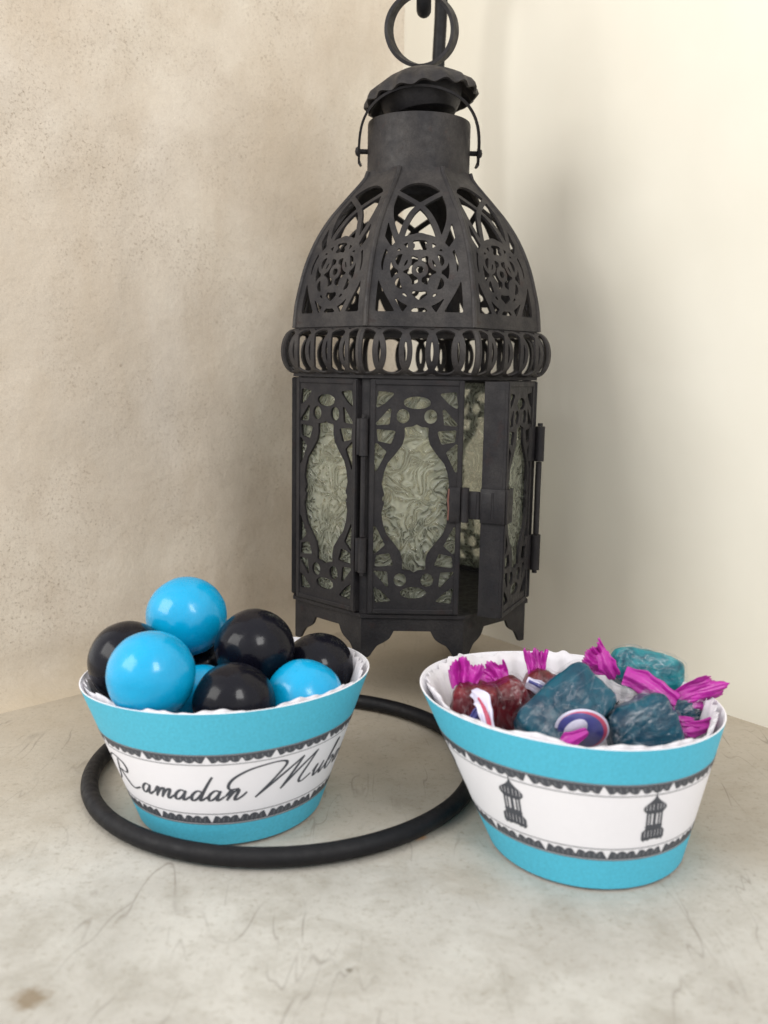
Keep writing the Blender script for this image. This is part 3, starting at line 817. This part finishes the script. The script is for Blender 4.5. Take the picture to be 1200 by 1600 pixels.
def liner(cup, label, vtop, rad, seedv, amp):
    rnd = random.Random(seedv); n = 360; rows = 14; V = []; F = []
    ph_j = [rnd.random()*.5 for _ in range(60)]
    for i in range(n):
        ph = 2*math.pi*i/n; k = 48
        for j in range(rows):
            v = .03+(vtop-.03)*j/(rows-1)
            pl = math.cos(k*ph+.6*math.sin(3*ph))
            bulge = .7*math.sin(5*ph+seedv)*v
            o = -1.6-rad*(1-.35*v)+amp*pl*(.35+.65*v)+bulge*.5
            p = list(cup.W(ph, v, 0)); q = cup.W(ph, v, o); 
            z = q[2]+(.5*math.sin(7*ph+seedv)+.45*pl+.5*math.sin(13*ph))*v*v
            V.append((q[0], q[1], z))
    for i in range(n):
        k = (i+1) % n
        for j in range(rows-1): F.append((i*rows+j, k*rows+j, k*rows+j+1, i*rows+j+1))
    F.append(tuple(i*rows for i in range(n))[::-1])
    mb = MB(); mb.add([(a, b, max(.8, c)) for a, b, c in V], F); o = mb.build('paper_liner', M_LINER, None, True)
    for v in o.data.vertices: pass
    o.location = (cup.c[0]*MM, cup.c[1]*MM, 0)
    s = o.modifiers.new('thickness', 'SOLIDIFY'); s.thickness = .00015; s.offset = 0
    tag(o, label, 'paper liner', 'pleated paper liners')
liner(cupL, 'white pleated paper liner peeping out round the gumballs', .985, 0.2, 2, .4)
liner(cupR, 'white pleated paper liner behind the twist-wrapped candies', .99, .6, 5, .5)

# ------------------------------------------------------------------ gumballs
def at(px, py, Y):
    """photo pixel (1200x1600) at world depth Y (mm) -> point in mm"""
    a = math.atan((py-800)/1470)+R(8.5); z = 120-Y*math.tan(a); Z = Y*math.cos(R(8.5))+(120-z)*math.sin(R(8.5))
    return Vector(((px-600)/1470*Z, Y, z))
def ball_mesh(seed, mat, rad):
    bm = bmesh.new(); bmesh.ops.create_icosphere(bm, subdivisions=5, radius=1)
    for v in bm.verts:
        n = v.co.normalized(); k = 1+.022*noise.noise(n*1.3+Vector((seed, 0, 0)))+.006*noise.noise(n*4+Vector((0, seed, 0)))
        v.co = n*k*rad*MM; v.co.z *= .985
    me = bpy.data.meshes.new('gumball'); bm.to_mesh(me); bm.free(); me.materials.append(mat)
    me.polygons.foreach_set('use_smooth', [True]*len(me.polygons)); return me
balls = [  # px, py, depth, colour, radius, label
 (291, 969, 258, 0, 11.7, 'blue gumball on top of the heap'),
 (233, 1055, 236, 0, 11.4, 'blue gumball at the front left of the heap, under the topmost one'),
 (473, 1091, 249, 0, 10.7, 'blue gumball at the right, in front of a black one'),
 (318, 1092, 253, 0, 10.2, 'blue gumball almost hidden behind the front black one'),
 (205, 1032, 257, 1, 11.2, 'black gumball at the far left, half hidden by a blue one'),
 (403, 1021, 260, 1, 11.2, 'black gumball just right of the topmost blue one'),
 (498, 1042, 270, 1, 10.6, 'black gumball at the far right by the rim, nearest the lantern'),
 (367, 1100, 238, 1, 10.7, 'black gumball at the front centre of the heap'),
 (318, 1046, 280, 1, 10.6, 'black gumball deep in the heap under the topmost blue one'),
]
C3 = [at(b[0], b[1], b[2]) for b in balls]
for it in range(80):                          # push overlapping neighbours apart
    for i in range(len(C3)):
        for j in range(i+1, len(C3)):
            d = C3[j]-C3[i]; L_ = d.length; m_ = (balls[i][4]+balls[j][4])*.965
            if L_ < m_:
                p = d.normalized()*(m_-L_)*.5
                C3[i] -= p; C3[j] += p
    for i, c in enumerate(C3):                # keep every ball inside the wrapper
        v_ = min(1.0, max(0.0, c.z/37)); dx, dy = c.x+43.6, c.y-253; rr_ = balls[i][4]*(1 if c.z < 39 else math.sqrt(max(.3, 1-((c.z-39)/11)**2)))
        a_ = 27.6+11.6*v_-rr_-.3; b_ = 27.6+8.6*v_-rr_-.3; k = math.hypot(dx/a_, dy/b_)
        if k > 1: c.x = -43.6+dx/k; c.y = 253+dy/k
    if it < 70:
        for i in range(len(C3)): C3[i] = C3[i].lerp(at(balls[i][0], balls[i][1], C3[i].y), .3)
print('balls', [tuple(round(q, 1) for q in c) for c in C3])
for i, b in enumerate(balls):
    o = link('gumball', ball_mesh(i*3.7, M_GK if b[3] else M_GB, b[4])); o.location = C3[i]*MM
    o.rotation_euler = (i*1.3, i*.7, i*2.1)
    tag(o, b[5], 'gumball', 'gumballs in the left cup')

# ------------------------------------------------------------------ twist-wrapped candies
def candy_body(a, b, c, seed, e=.45, film_=0.0):
    bm = bmesh.new(); bmesh.ops.create_icosphere(bm, subdivisions=5, radius=1)
    for v in bm.verts:
        n = v.co.normalized(); f = lambda t, p: math.copysign(abs(t)**p, t)
        k = (abs(n.x)**(2/e)+abs(n.y)**(2/e)+abs(n.z)**(2/e))**(-e/2)
        p = n*k; p = Vector((p.x*(a+film_), p.y*(b+film_), p.z*(c+film_)))
        q = noise.noise(p*.22+Vector((seed, 0, 0)))*.5+noise.noise(p*.55+Vector((0, seed, 3)))*.3*(1+film_)
        cr = abs(noise.noise(Vector((p.x*.12, p.y*.6, p.z*.6+seed))))*.8*(1 if film_ else .3)
        v.co = (p+n*(q+cr))*MM
    me = bpy.data.meshes.new('candy'); bm.to_mesh(me); bm.free()
    me.polygons.foreach_set('use_smooth', [True]*len(me.polygons)); return me
def fan_mesh(L, w0, w1, pleats, seed, mats, split=None, curl=2.0):
    """gathered foil or cellophane twist, from the knot outwards along +x"""
    rnd = random.Random(seed); nu, nv = 14, 56; V = []; F = []; M = []
    for i in range(nu+1):
        t = i/nu; hw = (w0+(w1-w0)*t**.7)/2
        for j in range(nv+1):
            s = j/nv*2-1
            zz = (math.sin(s*pleats*math.pi+seed)*.9+.5*math.sin(s*pleats*2.3+seed*2))*(.35+.9*t)
            x = t*L*(1-.10*abs(s)**2)+.7*t*t*math.sin(s*pleats*1.7+seed)+.25*t*t*math.sin(s*40+seed)
            q1 = noise.noise(Vector((t*2.2+seed, s*2.5, seed))); q2 = noise.noise(Vector((t*5+seed, s*6, seed+4)))
            x += t*(2.2*q1+.8*q2); zz = zz*.6+t*(2.6*q1+1.2*q2)
            V.append((x, s*hw*(1+.25*q1*t)+.5*math.sin(seed+t*4)*t, zz+curl*t*t*(math.sin(seed)+s*math.cos(seed*1.7))))
    for i in range(nu):
        for j in range(nv):
            a = i*(nv+1)+j; F.append((a, a+1, a+nv+2, a+nv+1)); M.append(0 if split is None or i >= split*nu else 1)
    me = mesh_from('twist', [(a*MM, b*MM, c*MM) for a, b, c in V], F, mats, True, M); return me
def frame(xa, hint=(0, -1, .35)):
    x = Vector(xa).normalized(); z = Vector(hint); z = (z-x*z.dot(x)).normalized(); y = z.cross(x)
    return Matrix((x, y, z)).transposed().to_4x4()
def ribbon(pts, w_, mat, name, parent, inv, amp=.35, seed=1, hint=(0, -1, .3)):
    """strip of foil or cellophane through world points (mm)"""
    P = [Vector(p) for p in catmull([tuple(p) for p in pts], 8)]; nv = 12; V = []; F = []
    h = Vector(hint)
    for i, p in enumerate(P):
        t = (P[min(i+1, len(P)-1)]-P[max(i-1, 0)]).normalized(); n = (h-t*h.dot(t)).normalized(); b = n.cross(t)
        u = i/(len(P)-1); ww = w_ if not isinstance(w_, (list, tuple)) else float(np.interp(u, np.linspace(0, 1, len(w_)), w_))
        for j in range(nv+1):
            s = j/nv*2-1
            V.append(p+b*s*ww/2*(1+.07*math.sin(i*.9+seed))+n*(amp*math.sin(s*5+seed+i*.15)+amp*.6*math.sin(s*11+i*.35+seed)-.9*s*s*ww*.12))
    for i in range(len(P)-1):
        for j in range(nv): a = i*(nv+1)+j; F.append((a, a+1, a+nv+2, a+nv+1))
    me = mesh_from(name, [tuple((inv @ (v*MM))) for v in V], F, mat, True)
    o = link(name, me, parent); s = o.modifiers.new('thickness', 'SOLIDIFY'); s.thickness = .00012
    return o
def candy(center, axis, dims, mat, label, seed, twists, film_mat=None, e=.45, hint=(0, -1, .35)):
    """center mm; axis = long direction; twists = [(end +1/-1, dir mm vec, L, w1, mats, split)]"""
    root = empty('wrapped_candy'); F = frame(axis, hint); root.matrix_world = Matrix.Translation(Vector(center)*MM) @ F
    tag(root, label, 'candy', 'twist-wrapped candies in the right cup')
    me = candy_body(*dims, seed, e); me.materials.append(mat); link('candy_body', me, root)
    if film_mat:
        me = candy_body(*dims, seed+4, e, .45); me.materials.append(film_mat); link('clear_wrapper', me, root)
    inv = root.matrix_world.inverted()
    for q, (start, dr_, L, w0, w1, mats, split, pl) in enumerate(twists):
        me = fan_mesh(L, w0, w1, pl, seed+q*1.3, mats, split); o = link('twist_end', me, root)
        Fm = Matrix.Translation(Vector(start)*MM) @ frame(dr_, (0.1*q, -1, .25)); o.matrix_local = inv @ Fm
        s = o.modifiers.new('thickness', 'SOLIDIFY'); s.thickness = .00012
    return root, inv
FG = [M_MAG, M_FILM]
A = at
# three dark red ones on the left
r1, i1 = candy(A(740, 1110, 235), (0.15, .1, 1), (7.2, 5.8, 5.4), M_RED, 'dark red candy at the far left with a striped label and a magenta twist', 1.0,
      [(A(727, 1092, 234), A(725, 1040, 237)-A(727, 1092, 234), 9.5, 2.6, 10.5, FG, .35, 3.0)], M_FILM)
ribbon([A(738, 1080, 228), A(752, 1092, 224), A(760, 1120, 221), A(768, 1160, 219)], [2.2, 4.4, 3.2, 2.8], M_LWHITE, 'paper_strip', r1, i1, .2)
ribbon([A(747, 1090, 223.4), A(757, 1108, 221.6), A(764, 1130, 220.0), A(769, 1160, 218.6)], [.5, .9, 1.0, .8], M_LRED, 'red_stripe', r1, i1, .1)
ribbon([A(738, 1165, 222), A(738, 1130, 223), A(748, 1108, 223.0)], [3.4, 2.8, 1.6], M_LBLUE, 'blue_label', r1, i1, .2)
r2, i2 = candy(A(795, 1112, 240), (-.35, .1, 1), (8.6, 6.2, 6.0), M_RED, 'dark red candy in the middle of the three red ones', 2.4,
      [(A(790, 1082, 242), A(768, 1058, 244)-A(790, 1082, 242), 8.0, 3.0, 11.0, FG, .25, 2.2)], M_FILM)
ribbon([A(812, 1066, 236), A(806, 1090, 234), A(800, 1112, 233)], [5.0, 2.8, 5.2], M_FILM2, 'cellophane_fold', r2, i2, .5)
r3, i3 = candy(A(846, 1098, 250), (.35, .2, .9), (8.6, 6.6, 6.0), M_RED, 'dark red candy behind the big teal one, its twist pointing up', 3.1,
      [(A(836, 1076, 249), A(838, 1014, 254)-A(836, 1076, 249), 10.6, 2.0, 6.6, FG, .22, 2.0)], M_FILM)
ribbon([A(822, 1066, 243), A(842, 1074, 242), A(868, 1086, 243)], [3.0, 3.6, 2.6], M_LWHITE, 'paper_strip', r3, i3, .2)
ribbon([A(826, 1064, 242.3), A(845, 1073, 241.3), A(862, 1082, 242)], [.8, 1.0, .6], M_LBLUE, 'blue_print', r3, i3, .1)
# big teal one in front
ax = A(935, 1062, 236)-A(838, 1152, 224)
r4, i4 = candy(A(882, 1112, 229), ax, (12.6, 7.8, 5.0), M_TEAL, 'large teal candy lying slantwise at the front with an oval emblem', 4.2,
      [(A(938, 1074, 236), A(975, 1100, 232)-A(938, 1074, 236), 6.5, 4.0, 8.5, [M_FILM2], None, 3.0)], M_FILM, .36, (-.1, -1, .55))
# emblem of the big candy: ovals one above the other on the wrapper
def oval(cx_, cy_, depth, rx, ry, rot, mat, name, root, inv, h):
    c = A(cx_, cy_, depth); V = []; n = 40; up = Vector((-.05, -.45, .9)).normalized(); side = Vector((1, 0, 0)); nrm = side.cross(up); nrm = nrm if nrm.y < 0 else -nrm
    ring = []
    for i in range(n):
        a = 2*math.pi*i/n; x, y = rx*math.cos(a), ry*math.sin(a); xr = x*math.cos(rot)-y*math.sin(rot); yr = x*math.sin(rot)+y*math.cos(rot)
        ring.append(c+side*xr+up*yr)
    V = [c+nrm*h]+[p+nrm*(h*.6) for p in ring]+[p for p in ring]
    F = [(0, 1+i, 1+(i+1) % n) for i in range(n)]+[(1+i, 1+n+i, 1+n+(i+1) % n, 1+(i+1) % n) for i in range(n)]
    me = mesh_from(name, [tuple(inv @ (v*MM)) for v in V], F, mat, True); return link(name, me, root)
oval(909, 1139, 221.5, 6.6, 7.2, .5, M_LWHITE, 'emblem_rim', r4, i4, .5)
oval(910, 1140, 221.0, 6.0, 6.6, .5, M_LRED, 'emblem_ring', r4, i4, .5)
oval(907, 1141, 220.6, 5.5, 6.3, .5, M_LBLUE, 'emblem', r4, i4, .5)
oval(899, 1139, 220.0, 2.5, 3.8, -.5, M_LWHITE, 'emblem_highlight', r4, i4, .4)
ribbon([A(872, 1168, 218.5), A(890, 1158, 218.2), A(918, 1142, 218.4)], [1.8, 4.6, 1.4], M_MAG, 'magenta_swoosh', r4, i4, .2)
r5, i5 = candy(A(1003, 1138, 230), (1, .2, .35), (9.0, 7.6, 6.4), M_TEAL, 'teal candy under milky cellophane, right of the big teal one', 5.3,
      [(A(1026, 1128, 231), A(1075, 1140, 229)-A(1026, 1128, 231), 9.5, 3, 6.0, FG, .2, 2.2)], M_FILM2, .5)
ribbon([A(972, 1110, 226), A(1000, 1090, 228), A(1034, 1112, 227)], [4.0, 7.0, 4.0], M_FILM2, 'cellophane_fold', r5, i5, .6)
ribbon([A(963, 1160, 221), A(978, 1128, 222), A(1004, 1108, 224)], [1.6, 2.4, 1.8], M_FILM2, 'cellophane_crease', r5, i5, .5)
r6, i6 = candy(A(1010, 1048, 254), (1, -.05, -.22), (10.4, 5.6, 5.6), M_AQUA, 'aqua candy lying on top of the others at the back', 6.1,
      [(A(957, 1046, 250), A(918, 1022, 251)-A(957, 1046, 250), 8.2, 3.2, 10.0, [M_MAG], None, 2.0),
       (A(1062, 1066, 252), A(1080, 1078, 250)-A(1062, 1066, 252), 5.5, 3.0, 6.0, [M_FILM2], None, 2.5)], M_FILM2, .6)
ribbon([A(940, 1020, 246), A(950, 1040, 244.5), A(962, 1058, 245)], [3.6, 4.8, 3.2], M_MAG, 'foil_fold', r6, i6, .5)
r7, i7 = candy(A(1058, 1116, 244), (1, .3, .1), (9.0, 6.2, 6.0), M_TEAL, 'teal candy mostly hidden under magenta foil twists at the far right', 7.7,
      [(A(1052, 1098, 240), A(1118, 1074, 240)-A(1052, 1098, 240), 12.5, 4.0, 10.5, [M_MAG], None, 1.6),
       (A(1070, 1128, 236), A(1112, 1104, 240)-A(1070, 1128, 236), 7.0, 3.0, 8.0, [M_FILM2], None, 2.6)], M_FILM2, .5)
ribbon([A(975, 1055, 243), A(1005, 1066, 241), A(1034, 1082, 239), A(1058, 1096, 238)], [4.8, 6.2, 5.0, 3.6], M_MAG, 'foil_band', r7, i7, .5)
ribbon([A(1030, 1090, 237), A(1036, 1112, 234), A(1052, 1136, 231)], [4.4, 6.0, 5.0], M_MAG, 'foil_fold', r7, i7, .6)
ribbon([A(1052, 1146, 229), A(1084, 1140, 229), A(1122, 1128, 232)], [2.6, 4.2, 3.0], M_MAG, 'foil_edge', r7, i7, .4)
